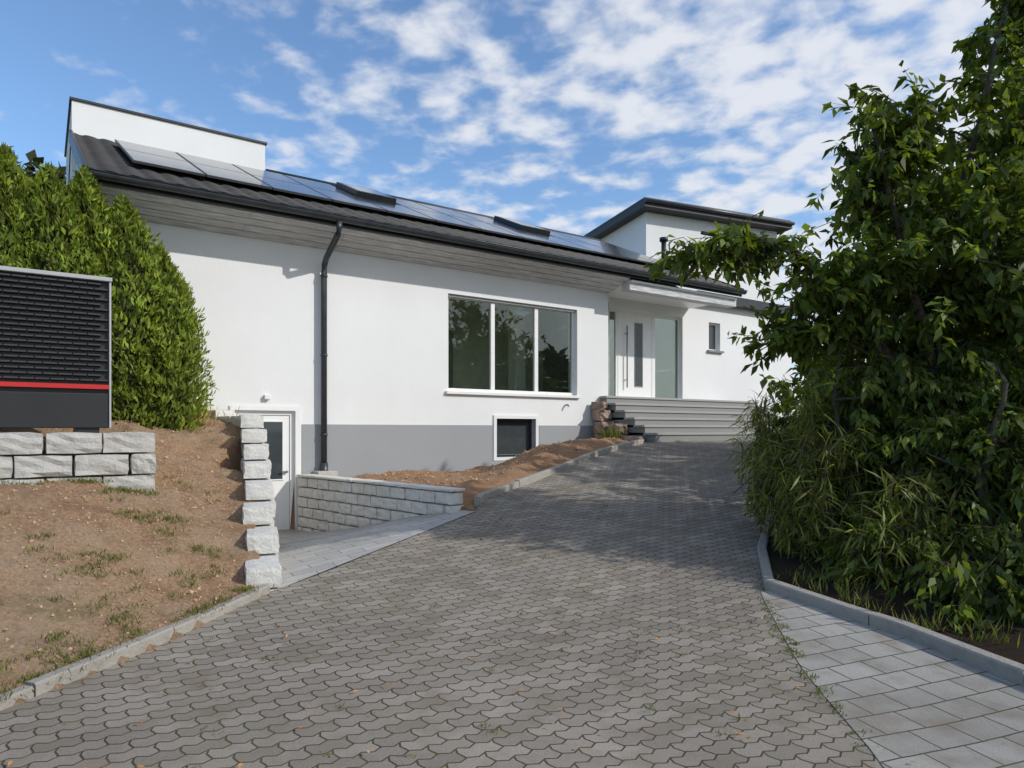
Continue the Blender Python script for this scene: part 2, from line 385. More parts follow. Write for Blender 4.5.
# ------------------------------------------------------------------ HOUSE (local x=s, y=-e)
ho=empty('white_house',(-4.19,11.6,0),hang)
def wall(name,x0,x1,z0,z1,y0,y1,holes,mat,parent=ho):
    xs=sorted({x0,x1,*[h[0] for h in holes],*[h[1] for h in holes]}); zs=sorted({z0,z1,*[h[2] for h in holes],*[h[3] for h in holes]})
    xs=[x for x in xs if x0<=x<=x1]; zs=[z for z in zs if z0<=z<=z1]
    V=[];F=[]
    def inh(a,b): return any(h[0]<a<h[1] and h[2]<b<h[3] for h in holes)
    ok={}
    for i in range(len(xs)-1):
        for k in range(len(zs)-1): ok[i,k]=not inh((xs[i]+xs[i+1])/2,(zs[k]+zs[k+1])/2)
    def q(*p):
        o=len(V); V.extend(p); F.append((o,o+1,o+2,o+3))
    for (i,k),v in ok.items():
        if not v: continue
        a,b,c,d=xs[i],xs[i+1],zs[k],zs[k+1]
        q((a,y0,c),(b,y0,c),(b,y0,d),(a,y0,d)); q((b,y1,c),(a,y1,c),(a,y1,d),(b,y1,d))
        if not ok.get((i-1,k),False): q((a,y1,c),(a,y0,c),(a,y0,d),(a,y1,d))
        if not ok.get((i+1,k),False): q((b,y0,c),(b,y1,c),(b,y1,d),(b,y0,d))
        if not ok.get((i,k-1),False): q((a,y1,c),(b,y1,c),(b,y0,c),(a,y0,c))
        if not ok.get((i,k+1),False): q((a,y0,d),(b,y0,d),(b,y1,d),(a,y1,d))
    return mesh(name,V,F,mat,parent)
W1=(3.545,6.9,2.38,4.33); BW=(4.69,5.71,1.03,1.84); BD=(-.50,.50,-.5,1.93)
wall('front_wall',-2.55,7.85,-.5,4.9,0,.32,[W1,BW,BD],M['white'])
wall('plinth',.62,7.86,-.3,1.70,-.014,-.001,[(BW[0]-.10,BW[1]+.10,BW[2]-.10,2.5)],M['grey'])
boxes('basement_window_surround',[(BW[0]-.07,BW[0],-.03,.1,BW[2]-.07,BW[3]+.07),(BW[1],BW[1]+.07,-.03,.1,BW[2]-.07,BW[3]+.07),(BW[0],BW[1],-.03,.1,BW[3],BW[3]+.07),(BW[0],BW[1],-.03,.1,BW[2]-.07,BW[2])],M['white'],ho)
boxes('basement_window_glass',[(BW[0]+.05,BW[1]-.05,.16,.18,BW[2]+.05,BW[3]-.05)],M['dglass'],ho)
def framebox(name,x0,x1,z0,z1,y0,y1,t,mat,mull=[],parent=ho):
    L=[(x0,x0+t,y0,y1,z0,z1),(x1-t,x1,y0,y1,z0,z1),(x0+t,x1-t,y0,y1,z0,z0+t),(x0+t,x1-t,y0,y1,z1-t,z1)]
    for m_ in mull: L.append((m_-t*.75,m_+t*.75,y0-.004,y1,z0+t,z1-t))
    return boxes(name,L,mat,parent,.006)
framebox('basement_window_frame',BW[0],BW[1],BW[2],BW[3],.12,.19,.05,M['dark'])
framebox('window_frame',W1[0],W1[1],W1[2],W1[3],.10,.17,.065,M['frame'],[W1[0]+1.13,W1[0]+2.27])
boxes('window_glass',[(W1[0]+.06,W1[1]-.06,.13,.134,W1[2]+.06,W1[3]-.06)],M['glass'],ho)
boxes('window_sill',[(W1[0]-.06,W1[1]+.06,-.07,.099,W1[2]-.06,W1[2]-.002)],M['frame'],ho,.004)
boxes('window_shutter_case',[(W1[0]+.001,W1[1]-.001,.05,.099,W1[3]-.05,W1[3]-.001)],M['alu'],ho)
def room(name,x0,x1,y0,y1,z0,z1,mat):
    v=boxv(x0,x1,y0,y1,z0,z1); return mesh(name,v,[(0,1,2,3),(7,6,5,4),(6,2,1,5),(7,3,2,6),(4,0,3,7)],mat,ho)
room('living_room',3.3,8.2,.33,2.6,1.9,4.7,M['room'])
boxes('room_doorway',[(4.3,5.1,2.52,2.59,1.91,4.0)],M['roomd'],ho)
boxes('room_pillar',[(6.3,6.6,1.6,1.9,1.91,4.69)],M['frame'],ho)
framebox('basement_door_frame',-.50,.50,-.3,1.93,.04,.12,.075,M['frame'])
boxes('basement_door_trim',[(-.58,-.501,-.03,.05,-.3,2.01),(.501,.58,-.03,.05,-.3,2.01),(-.501,.501,-.03,.05,1.931,2.01)],M['frame'],ho)
boxes('basement_door_leaf',[(-.42,.42,.06,.11,-.13,1.85)],M['frame'],ho,.004)
boxes('basement_door_glass',[(-.12,.30,.052,.059,.75,1.74)],M['dglass'],ho)
framebox('basement_door_glass_bead',-.14,.32,.73,1.76,.044,.0595,.022,M['frame'])
boxes('basement_door_handle',[(.36,.385,.01,.059,.86,.9),(.27,.385,-.01,.01,.865,.895)],M['alu'],ho,.004)
V=[];F=[]; nb=4
p0=(-.70,5.05); p1=(.0,4.82)
for b in range(nb):
    t0=b/nb+.014; t1=(b+1)/nb-.014
    segs=[-2.6,1.2,4.9,7.9] if b%2 else [-2.6,-.4,3.1,6.2,7.9]
    for a,c in zip(segs[:-1],segs[1:]):
        ya,za=p0[0]+(p1[0]-p0[0])*t0,p0[1]+(p1[1]-p0[1])*t0; yb,zb=p0[0]+(p1[0]-p0[0])*t1,p0[1]+(p1[1]-p0[1])*t1
        o=len(V)
        V+=[(a,ya,za),(c-.006,ya,za),(c-.006,yb,zb),(a,yb,zb),(a,ya,za+.03),(c-.006,ya,za+.03),(c-.006,yb,zb+.03),(a,yb,zb+.03)]
        F+=[tuple(i+o for i in f) for f in BF]
mesh('eave_boards',V,F,M['wood'],ho)
mesh('eave_board_backing',[(-2.6,-.69,5.095),(7.9,-.69,5.095),(7.9,.01,4.87),(-2.6,.01,4.87)],[(0,1,2,3)],M['dark'],ho)
boxes('eave_fascia',[(-2.66,11.75,-.76,-.71,5.06,5.19)],M['dark'],ho)
# roof
pz=R(24.4); cp,sp_=math.cos(pz),math.sin(pz)
def rp(s,q,h=0): return (s,-.8+q*cp-h*sp_,5.20+q*sp_+h*cp)
Q=5.82; s0,s1=-2.64,11.78
V=[];F=[];ns=int((s1-s0)/.05)+1; rows=[]
nq=17; ch=Q/nq
for j in range(nq):
    rows.append((j*ch,.036)); rows.append(((j+1)*ch+.004,.012))
for (q,hh) in rows:
    for i in range(ns):
        s=s0+(s1-s0)*i/(ns-1); w=math.sin(2*math.pi*s/.30)
        V.append(rp(s,q,hh+.013*w+.004*math.sin(4*math.pi*s/.3+1)))
F=[(j*ns+i,j*ns+i+1,(j+1)*ns+i+1,(j+1)*ns+i) for j in range(len(rows)-1) for i in range(ns-1)]
mesh('roof_tiles',V,F,M['tile'],ho,True)
yr=-.8+Q*cp; zr=5.2+Q*sp_
mesh('roof_back',[(s0,yr,zr),(s1,yr,zr),(s1,yr+5.3,zr-2.4),(s0,yr+5.3,zr-2.4)],[(0,1,2,3)],M['tile'],ho)
mesh('roof_underside',[rp(s0,0,-.02),rp(s1,0,-.02),rp(s1,Q,-.02),rp(s0,Q,-.02)],[(3,2,1,0)],M['dark'],ho)
V=[];F=[]; tube(V,F,[(1.2,yr,zr+.02),(s1,yr,zr+.02)],[.09,.09],10); mesh('ridge_tiles',V,F,M['tile'],ho,True)
for nm,sx in (('verge_left',s0),('verge_right',s1)):
    v=[]
    for dx in (-.03,.03):
        v+=[Vector(rp(sx+dx,-.02,-.16)),Vector(rp(sx+dx,Q+.02,-.16)),Vector(rp(sx+dx,Q+.02,.06)),Vector(rp(sx+dx,-.02,.06))]
    mesh(nm,v,[(0,1,2,3),(7,6,5,4),(0,4,5,1),(1,5,6,2),(2,6,7,3),(3,7,4,0)],M['dark'],ho)
for nm,sx in (('gable_wall_left',-2.55),('gable_wall_right',11.6)):
    mesh(nm,[(sx,0 if sx<0 else .9,-.5),(sx,9,-.5),(sx,9,5.1),(sx,yr,zr-.05),(sx,0 if sx<0 else .9,5.45)],[(0,1,2,3,4)],M['white'],ho)
boxes('rear_wall',[(-2.55,11.6,8.9,9,-.5,5.2)],M['white'],ho)
boxes('roof_block',[(-2.62,1.185,yr-.0,yr+3.5,4.9,8.28)],M['white'],ho)
boxes('roof_block_coping',[(-2.66,1.225,yr-.04,yr+3.54,8.281,8.325)],M['coping'],ho)
V=[];F=[];n=10
for a_i,sx in enumerate((-2.68,11.8)):
    for k in range(n+1):
        t=math.pi*k/n; V.append((sx,-.86+.078*math.cos(t),5.175-.085*math.sin(t)))
F=[(k,k+1,n+1+k+1,n+1+k) for k in range(n)]+[tuple(range(n+1)),tuple(range(2*n+1,n,-1))]
mesh('gutter',V,F,M['zinc'],ho,False)
V=[];F=[]; tube(V,F,[(-2.68,-.94,5.178),(11.8,-.94,5.178)],[.012,.012],8); mesh('gutter_bead',V,F,M['zinc'],ho,True)
V=[];F=[]; tube(V,F,[(.98,-.86,5.10),(.98,-.86,4.99),(.98,-.80,4.90),(.98,-.24,4.62),(.98,-.13,4.52),(.98,-.11,4.38),(.98,-.11,.92)],[.052]*7,14)
mesh('downpipe',V,F,M['zinc'],ho,True)
V=[];F=[]
for z in (4.3,2.9,1.5): tube(V,F,[(.98,-.11,z),(.98,-.11,z+.04)],[.062,.062],14)
tube(V,F,[(.98,-.11,.7),(.98,-.11,1.02)],[.07,.07],14)
mesh('downpipe_brackets',V,F,M['zinc'],ho,True)
boxes('drain_block',[(.80,1.15,-.34,.0-.015,.6,.88)],M['block2'],ho,.01)
def panel(sa,qa,w,l,V,F,V2,F2):
    o=len(V); 
    for h in (.10,.135):
        V+= [rp(sa,qa,h),rp(sa+w,qa,h),rp(sa+w,qa+l,h),rp(sa,qa+l,h)]
    F+=[tuple(i+o for i in f) for f in BF]
    o=len(V2); t=.022
    V2+=[rp(sa+t,qa+t,.138),rp(sa+w-t,qa+t,.138),rp(sa+w-t,qa+l-t,.138),rp(sa+t,qa+l-t,.138)]; F2.append((o,o+1,o+2,o+3))
V=[];F=[];V2=[];F2=[]
for r in range(2):
    for c in range(12):
        if r==1 and c in (4,8): continue
        panel(-1.95+c*1.08,1.25+r*1.75,1.06,1.73,V,F,V2,F2)
mesh('solar_panel_frames',V,F,M['pframe'],ho); mesh('solar_panels',V2,F2,M['solar'],ho)
V=[];F=[];V2=[];F2=[]
for c in (4,8):
    sa=-1.95+c*1.08+.06; o=len(V)
    for h in (0,.24): V+=[rp(sa,3.15,h),rp(sa+.92,3.15,h),rp(sa+.92,4.5,h),rp(sa,4.5,h)]
    F+=[tuple(i+o for i in f) for f in BF]
    o=len(V2); V2+=[rp(sa+.07,3.24,.243),rp(sa+.85,3.24,.243),rp(sa+.85,4.4,.243),rp(sa+.07,4.4,.243)]; F2.append((o,o+1,o+2,o+3))
mesh('roof_window_frames',V,F,M['dark'],ho); mesh('roof_window_glass',V2,F2,M['dglass'],ho)
V=[];F=[]; tube(V,F,[(11.35,1.5,6.1),(11.35,1.5,6.95)],[.07,.07],12); tube(V,F,[(11.35,1.5,6.93),(11.35,1.5,7.03)],[.12,.12],12); mesh('vent_pipe',V,F,M['dark'],ho,True)
# entrance
EY=.9
SW=(12.55,13.05,3.88,4.68)
wall('entrance_wall',7.85,16.5,-.5,5.35,EY,EY+.3,[(8.35,11.45,2.40,4.70),SW],M['white'])
boxes('recess_return_wall',[(7.55,7.849,.321,EY,-.5,4.9)],M['white'],ho)
boxes('entrance_soffit',[(7.92,11.7,-.70,EY-.002,4.97,5.02)],M['frame'],ho)
boxes('entrance_beam',[(7.9,11.72,-.66,-.40,4.80,4.968)],M['wood'],ho)
boxes('annex_fascia',[(11.81,16.6,EY-.25,EY-.15,5.2,5.4),(11.81,16.6,EY-.25,EY+5,5.401,5.46)],M['dark'],ho)
boxes('annex_walls',[(16.2,16.5,EY+.301,8.9,-.5,5.4)],M['white'],ho)
framebox('sidelight_frame',8.35,9.10,2.40,4.70,EY+.1,EY+.17,.06,M['frame'])
framebox('door_frame',9.103,10.417,2.40,4.70,EY+.09,EY+.17,.07,M['frame'])
framebox('sidelight_frame_wide',10.42,11.45,2.40,4.70,EY+.1,EY+.17,.06,M['frame'])
boxes('sidelight_glass',[(8.4,9.05,EY+.13,EY+.135,2.45,4.65),(10.47,11.4,EY+.13,EY+.135,2.45,4.65)],M['glass'],ho)
boxes('front_door_leaf',[(9.175,10.345,EY+.10,EY+.155,2.42,4.63)],M['frame'],ho,.004)
boxes('front_door_glass',[(9.72,9.98,EY+.092,EY+.099,2.75,4.4)],M['dglass'],ho)
framebox('front_door_glass_bead',9.70,10.0,2.73,4.42,EY+.085,EY+.0995,.02,M['alu'])
V=[];F=[]; tube(V,F,[(9.36,EY+.02,2.7),(9.36,EY+.02,4.3)],[.018,.018],10)
for z in (2.9,4.1): tube(V,F,[(9.36,EY+.02,z),(9.36,EY+.1,z)],[.012,.012],8)
mesh('front_door_handle',V,F,M['alu'],ho,True)
room('entrance_hall',7.9,11.9,EY+.301,EY+2.6,2.3,4.85,M['roomd'])
framebox('small_window_frame',*SW,EY+.12,EY+.18,.05,M['frame']); boxes('small_window_glass',[(SW[0]+.04,SW[1]-.04,EY+.14,EY+.15,SW[2]+.04,SW[3]-.04)],M['dglass'],ho)
boxes('small_window_sill',[(SW[0]-.08,SW[1]+.08,EY-.08,EY+.119,SW[2]-.06,SW[2]-.002)],M['alu'],ho)
V=[];F=[]; tube(V,F,[(6.55,-.02,2.16),(6.55,-.10,2.16),(6.55,-.12,2.12)],[.02,.02,.018],8); mesh('garden_tap',V,F,M['alu'],ho)
boxes('wall_lamp',[(-.03,.07,-.08,-.001,2.12,2.2)],M['frame'],ho,.01)
# ------------------------------------------------------------------ steps
st=empty('entrance_steps',(-4.19,11.6,0),hang)
rise=.17; tr=.30; L=[];L2=[]
for i in range(6):
    top=2.39-i*rise; yf=-.22-i*tr
    L.append((7.58-.02,13.25,yf-.03,-.02 if i==0 else -.22-(i-1)*tr-.001,top-.05,top))
    L2.append((7.60+.003*i,13.23-.003*i,yf,-.016,(top-rise if i<5 else 1.2),top-.0501))
L.append((7.852,13.25,-.0155,EY-.002,2.34,2.389)); L2.append((7.852,13.23,-.0155,EY-.002,.9,2.339))
boxes('treads',L,M['granite'],st,.006)
boxes('risers',L2,M['riser'],st)
L=[]
hx=lambda s,y:(-4.19+s*ux-y*.569, 11.6+s*uy+y*.822)
for (s,y,z,l,d,h) in ((7.4,-.40,1.35,.34,.5,.3),(7.38,-.35,1.65,.33,.42,.28),(7.40,-.25,1.93,.3,.36,.26),(7.36,-.9,1.36,.38,.4,.26),(7.40,-.8,1.62,.3,.36,.24),(7.36,-1.35,1.34,.34,.36,.24),(7.0,-.4,1.3,.3,.3,.2),(7.42,-.2,2.15,.26,.3,.2)):
    cx,cy=hx(s,y); L.append((cx,cy,z,l,d,h,hang+random.uniform(-.3,.3)))
blocks('stone_pile',L,simple('reddish_stone',(.33,.24,.19),.95,var=.35,scale=8,bump=.02),.05)
# ------------------------------------------------------------------ upper building behind
wg=empty('upper_building',(4.67,24,0),math.atan2(.4,.916))
W,Dp=6.9,4.6
boxes('walls',[(.40,W-.3,.5,Dp-.1,1.0,9.5)],M['white'],wg)
zt=9.75
v=[(0,0,zt-.26),(W,0,zt-.26),(W,Dp,zt-.52),(0,Dp,zt-.52),(0,0,zt-.02),(W,0,zt-.02),(W,Dp,zt-.28),(0,Dp,zt-.28)]
mesh('roof',v,BF,M['coping'],wg)
v=[(.02,.02,zt+.0),(W-.05,.02,zt+.0),(W-.05,Dp,zt-.25),(.02,Dp,zt-.25),(.02,.02,zt+.06),(W-.05,.02,zt+.06),(W-.05,Dp,zt-.19),(.02,Dp,zt-.19)]
mesh('solar_edge',v,BF,M['dark'],wg)
V=[];F=[]; tube(V,F,[(0,-.06,zt-.08),(W,-.06,zt-.08)],[.07,.07],10); mesh('gutter',V,F,M['zinc'],wg,True)
# ------------------------------------------------------------------ foliage
def leafmesh(name,C,Dr,Nr,ln,wd,col,mat,parent=None):
    n=len(C); Dr=Dr/(np.linalg.norm(Dr,axis=1,keepdims=True)+1e-9)
    sd=np.cross(Dr,Nr); sd/=np.linalg.norm(sd,axis=1,keepdims=True)+1e-9
    up=np.cross(sd,Dr)
    ln=ln[:,None]; wd=wd[:,None]
    P=np.stack([C,C+Dr*ln*.45+sd*wd*.5+up*wd*.12,C+Dr*ln-up*ln*.12,C+Dr*ln*.45-sd*wd*.5+up*wd*.12],1).reshape(-1,3).astype(np.float32)
    me=bpy.data.meshes.new(name); me.vertices.add(4*n); me.vertices.foreach_set('co',P.ravel())
    me.loops.add(4*n); me.loops.foreach_set('vertex_index',np.arange(4*n,dtype=np.int32))
    me.polygons.add(n); me.polygons.foreach_set('loop_start',np.arange(0,4*n,4,dtype=np.int32)); 
    me.update(calc_edges=True); me.materials.append(mat)
    at=me.color_attributes.new('col','FLOAT_COLOR','POINT'); cc=np.ones((n,4),np.float32); cc[:,:3]=col; at.data.foreach_set('color',np.repeat(cc,4,0).ravel())
    return link(bpy.data.objects.new(name,me),parent)
def rdir(n): d=rng.normal(size=(n,3)); return d/np.linalg.norm(d,axis=1,keepdims=True)
def colvar(n,lo=.55,hi=1.5,yel=.25):
    k=rng.uniform(lo,hi,n)[:,None]; y=rng.uniform(0,yel,n)[:,None]
    return k*np.concatenate([1+y,np.ones((n,1)),1-y],1)
def twigtree(name,stems,ells,leaf_l=.11,leaf_w=.05,mat=None,perleaf=26,droop=.35,thin=.004,upb=.25):
    par=empty(name,stems[0][0]); base=Vector(stems[0][0])
    off=np.array(base)
    V=[];F=[]
    limbpts=[]
    for pts in stems:
        pts=[Vector(p) for p in pts]; fine=[]
        for a,b in zip(pts[:-1],pts[1:]):
            for k in range(5):
                q=a.lerp(b,k/5)+Vector((random.uniform(-.03,.03),random.uniform(-.03,.03),0)); fine.append(q)
        fine.append(pts[-1]); r0=.035+.012*len(pts)
        tube(V,F,[p-base for p in fine],[max(.010,r0*(1-i/len(fine)*.85)) for i in range(len(fine))],7)
        limbpts+=fine[2:]
    LP=np.array([tuple(p) for p in limbpts])
    Cs=[];Ds=[];Ns=[];Ls=[];Cc=[]
    for (c,r,nt,shell) in ells:
        c=np.array(c);r=np.array(r)
        for k in range(max(3,nt//45)):
            tgt=c+rdir(1)[0]*r*.75; i=np.argmin(np.linalg.norm(LP-tgt,axis=1)+np.maximum(0,LP[:,2]-tgt[2])*1.5); p=LP[i]
            mid=(p+tgt)/2+rng.normal(size=3)*.08-np.array([0,0,.06])
            tube(V,F,[Vector(p-off),Vector(mid-off),Vector(tgt-off)],[.018,.012,.004],5)
        d=rdir(nt); fr=rng.uniform(shell,1,nt)**.6; lump=1+.22*np.array([noise.noise(Vector(x)*2.3+Vector(c)) for x in d])*1.6
        tip=c+d*r*(fr*lump)[:,None]
        od=d*np.array([1,1,.6])+np.array([0,0,upb])+rng.normal(size=(nt,3))*.35; od/=np.linalg.norm(od,axis=1,keepdims=True)
        Lt=rng.uniform(.35,.9,nt)
        st_=tip-od*Lt[:,None]*.8; tip=tip+od*Lt[:,None]*.2
        tint=rng.uniform(.6,1.45,nt)
        if thin:
            for k in range(nt):
                m=(st_[k]+tip[k])/2; e=tip[k]+np.array([0,0,-droop*Lt[k]*.5])
                tube(V,F,[Vector(st_[k]-off),Vector(m-off),Vector(e-off)],[thin*1.3,thin,thin*.4],3,False)
        t=rng.uniform(0,1.02,(nt,perleaf)); 
        P=st_[:,None,:]+(tip-st_)[:,None,:]*t[:,:,None]; P[:,:,2]-=droop*.5*(t**2)*Lt[:,None]
        P=P.reshape(-1,3); n=len(P); P+=rng.normal(size=(n,3))*.02
        dr=np.repeat(od,perleaf,0)*.5+rdir(n)*.8+np.array([0,0,-droop*1.3])
        Cs.append(P-off);Ds.append(dr);Ns.append(rdir(n)*.7+np.array([0,0,1]));Ls.append(rng.uniform(.6,1.3,n)*leaf_l); Cc.append(colvar(n)*np.repeat(tint,perleaf)[:,None])
    mesh('branches',V,F,M['bark'],par)
    C=np.concatenate(Cs);Lg=np.concatenate(Ls)
    leafmesh('foliage',C,np.concatenate(Ds),np.concatenate(Ns),Lg,Lg*leaf_w/leaf_l,np.concatenate(Cc),mat or M['leaf'],par)
    return par
twigtree('cherry_tree',[[(4.5,7.0,.4),(4.55,7.0,1.8),(4.4,7.0,3.0),(4.8,7.1,4.6),(5.2,7.1,6.2)],
    [(4.4,7.0,.4),(4.0,6.9,2.0),(3.4,6.9,3.0),(2.7,6.9,3.5),(1.9,6.85,3.58)],[(4.6,6.9,.5),(5.2,6.7,2.4),(5.8,6.6,4.2)],[(4.5,7.0,1.2),(4.0,6.8,3.0),(3.6,6.8,4.6)]],
   [((4.6,7.0,3.2),(1.3,1.2,1.15),280,.1),((5.3,7.2,4.8),(1.0,1.0,1.4),150,.1),((3.3,6.9,3.15),(.75,.6,.5),80,.1),((2.25,6.9,3.5),(.80,.4,.20),46,0),
    ((4.0,7.0,4.6),(.85,.7,.65),72,0),((5.6,6.6,3.2),(1.2,1.2,1.6),180,.2),((5.3,7.2,6.2),(.55,.6,.8),40,0),((2.9,7.0,2.65),(.55,.5,.35),34,0),((3.6,6.9,4.1),(.6,.5,.6),32,0)],leaf_l=.145,leaf_w=.066,perleaf=22,droop=.5)
twigtree('shrub',[[(3.6,6.9,.4),(3.4,6.9,1.2),(3.2,6.8,1.9)],[(4.2,6.0,.3),(4.1,5.9,1.2),(4.2,5.8,2.0)],[(5.0,5.6,.3),(5.1,5.6,2.0)]],
   [((3.65,7.2,1.35),(.85,1.0,1.05),260,.2),((4.2,6.3,1.15),(.95,.8,1.0),280,.2),((5.2,6.0,1.5),(1.1,1.0,1.3),250,.3),((3.9,7.0,2.2),(1.0,.9,.8),180,.2),((4.2,8.8,1.7),(1.0,1.3,1.1),130,.3),((4.2,5.35,.55),(1.0,.6,.45),190,.1),((3.3,6.1,.6),(.6,.6,.42),130,.1),((3.6,5.1,.35),(.5,.35,.25),50,0)],
   leaf_l=.12,leaf_w=.045,droop=.75,thin=.003)
twigtree('bamboo_reed',[[(3.1,6.6,.3),(3.05,6.6,1.2)],[(3.0,7.2,.4),(2.95,7.2,1.3)],[(3.4,6.2,.3),(3.4,6.1,1.2)]],
   [((3.0,6.75,1.2),(.45,.6,.85),150,0),((2.85,7.5,1.3),(.35,.6,.85),90,0),((3.45,5.9,.8),(.6,.35,.6),90,0),((3.2,8.6,1.5),(.4,.8,.6),60,0)],
   leaf_l=.20,leaf_w=.018,droop=.55,thin=.005,upb=1.6,perleaf=22,mat=M['reed'])
twigtree('deciduous_tree',[[(7.5,10.5,1),(7.5,10.5,3.5),(7.4,10.5,6)]],
   [((7.3,10.5,4.0),(2.2,2.2,2.2),300,.3),((7.0,10.3,2.0),(2.2,2.2,1.6),220,.3),((6.2,12.8,2.3),(1.1,1.5,1.5),120,.3)],leaf_l=.22,leaf_w=.13,perleaf=16,thin=0)
for (x,y,h) in ((17,5,5.5),(21,9,6),(19,-1,6.5),(-24,34,15),(-30,28,15),(-19,36,13.5),(24,-7,7),(27,3,8)):
    twigtree('deciduous_tree',[[(x,y,0),(x,y,h*.5),(x,y,h*.8)]],[((x,y,h*.62),(h*.30,h*.30,h*.36),200,.3),((x+h*.12,y,h*.4),(h*.3,h*.3,h*.25),100,.3)],leaf_l=.6,leaf_w=.42,perleaf=14,thin=0,mat=M['far'])
# thuja hedge
th=empty('thuja_hedge',(-6,9.1,0)); off=np.array([-6,9.1,0]); C_=[];D_=[];N_=[];L_=[];K_=[];V=[];F=[];VT=[];FT=[]
cols=[]
for i in range(11):
    vx=i*.42; cx=-4.92-vx*ux+random.uniform(-.05,.05); cy=9.48-vx*uy+random.uniform(-.1,.1)
    h=[2.25,2.85,3.15,3.1,3.25,3.05,3.1,2.9,3.0,2.85,2.85][i]; cols.append((cx,cy,h,[.50,.58][i%2]))
    cols.append((cx-.3,cy+.5,h+.12,.58))
for ci,(cx,cy,h,r) in enumerate(cols):
    zb=1.55; n=9500 if ci%2==0 else 4500
    t=rng.uniform(0,1,n)**.85; th_=rng.uniform(0,2*np.pi,n)
    prof=lambda t:np.where(t<.2,.88+.12*t/.2,np.maximum(0,1-((t-.2)/.8)**4.0))
    ph=rng.uniform(0,9)
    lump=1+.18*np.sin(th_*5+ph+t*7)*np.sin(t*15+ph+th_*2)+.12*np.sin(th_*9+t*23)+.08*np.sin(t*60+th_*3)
    rr=r*prof(t)*lump*rng.uniform(.72,1.10,n)
    zj=rng.normal(size=n)*.02+np.where(t>.7,.30*np.abs(np.sin(th_*2.5+ph))*(t-.7)/.3,0)
    P=np.stack([cx+rr*np.cos(th_),cy+rr*np.sin(th_),zb+t*h+zj],1)
    dr=np.stack([np.cos(th_)*.6,np.sin(th_)*.6,np.full(n,.9)],1)+rng.normal(size=(n,3))*.4
    nn=np.stack([np.cos(th_),np.sin(th_),np.full(n,.2)],1)+rng.normal(size=(n,3))*.4
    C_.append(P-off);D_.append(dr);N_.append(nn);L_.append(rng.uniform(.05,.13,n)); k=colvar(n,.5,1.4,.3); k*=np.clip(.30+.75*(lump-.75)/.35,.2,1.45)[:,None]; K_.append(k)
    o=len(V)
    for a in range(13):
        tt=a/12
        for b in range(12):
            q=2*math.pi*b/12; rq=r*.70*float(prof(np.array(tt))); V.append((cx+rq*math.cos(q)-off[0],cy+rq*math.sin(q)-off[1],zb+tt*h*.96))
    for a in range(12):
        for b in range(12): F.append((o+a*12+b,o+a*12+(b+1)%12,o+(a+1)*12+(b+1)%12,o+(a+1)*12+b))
    tube(VT,FT,[(cx-off[0],cy-off[1],1.2),(cx-off[0],cy-off[1],2.0)],[.05,.04],8)
L_=np.concatenate(L_)
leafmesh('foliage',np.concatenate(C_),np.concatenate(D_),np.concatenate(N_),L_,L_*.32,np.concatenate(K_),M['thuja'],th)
mesh('inner_dark_core',V,F,M['core'],th); mesh('trunks',VT,FT,M['bark'],th)  # near-black solid core added inside the foliage to block the view through it
def tufts(name,pts,mat,hl,spread,nb):
    n=len(pts)*nb; P=np.repeat(np.array(pts),nb,0)+np.concatenate([rng.normal(size=(n,2))*spread,np.zeros((n,1))],1)
    dr=rdir(n)*np.array([.55,.55,.2])+np.array([0,0,.8]); L=rng.uniform(.5,1.2,n)*hl
    leafmesh(name,P,dr,rdir(n),L,np.full(n,.006)+L*.03,colvar(n),mat)
pts=[]
for _ in range(260):
    y=random.uniform(3,9); x=XL(y)-abs(random.gauss(0,.9))-.15 if y<5.9 else -2.6-(y-6)*.4-abs(random.gauss(0,.8))
    if nz(x,y,1.4,1)>.08: pts.append((x,y,H(x,y)[0]-.01))
for _ in range(30):
    y=random.uniform(3.2,5.8); x=XL(y)-.13; pts.append((x,y,H(x,y)[0]-.01))
for _ in range(50):
    x,y=pw(-random.uniform(0,2.6),-.06); pts.append((x,y,H(x,y)[0]-.01))
tufts('grass_tufts',pts,M['grassb'],.06,.06,36)
pts=[]
for _ in range(60):
    s=random.uniform(-2.3,-.9); x=-4.19+s*ux+random.uniform(.15,.8)*.569; y=11.6+s*uy-random.uniform(.1,1.6); pts.append((x,y,H(x,y)[0]-.02))
tufts('dry_grass',pts,M['dry'],.30,.08,24)
pts=[]
for _ in range(60):
    y=random.uniform(4.3,9.5); x=XK(y)+random.uniform(.2,.6)
    if nz(x,y,1.5,1)>-.1: pts.append((x,y,H(x,y)[0]-.02))
tufts('tall_grass',pts,M['grassb'],.16,.06,16)
pts=[]
for _ in range(90):
    y=random.uniform(2.9,9.5); x=random.uniform(XL(y)+.1,XR(y)); pts.append((x,y,zd(y)-.004))
for _ in range(60):
    y=random.uniform(3.3,5.7); x=XR(y)+random.uniform(-.04,.05); pts.append((x,y,zd(y)-.004))
tufts('paving_weeds',pts,M['grassb'],.03,.02,10)
x,y=-4.19+7.1*ux+.9*.569,11.6+7.1*uy-.9*.822
tufts('weed_plant',[(x,y,H(x,y)[0])]*3,M['grassb'],.38,.10,60)
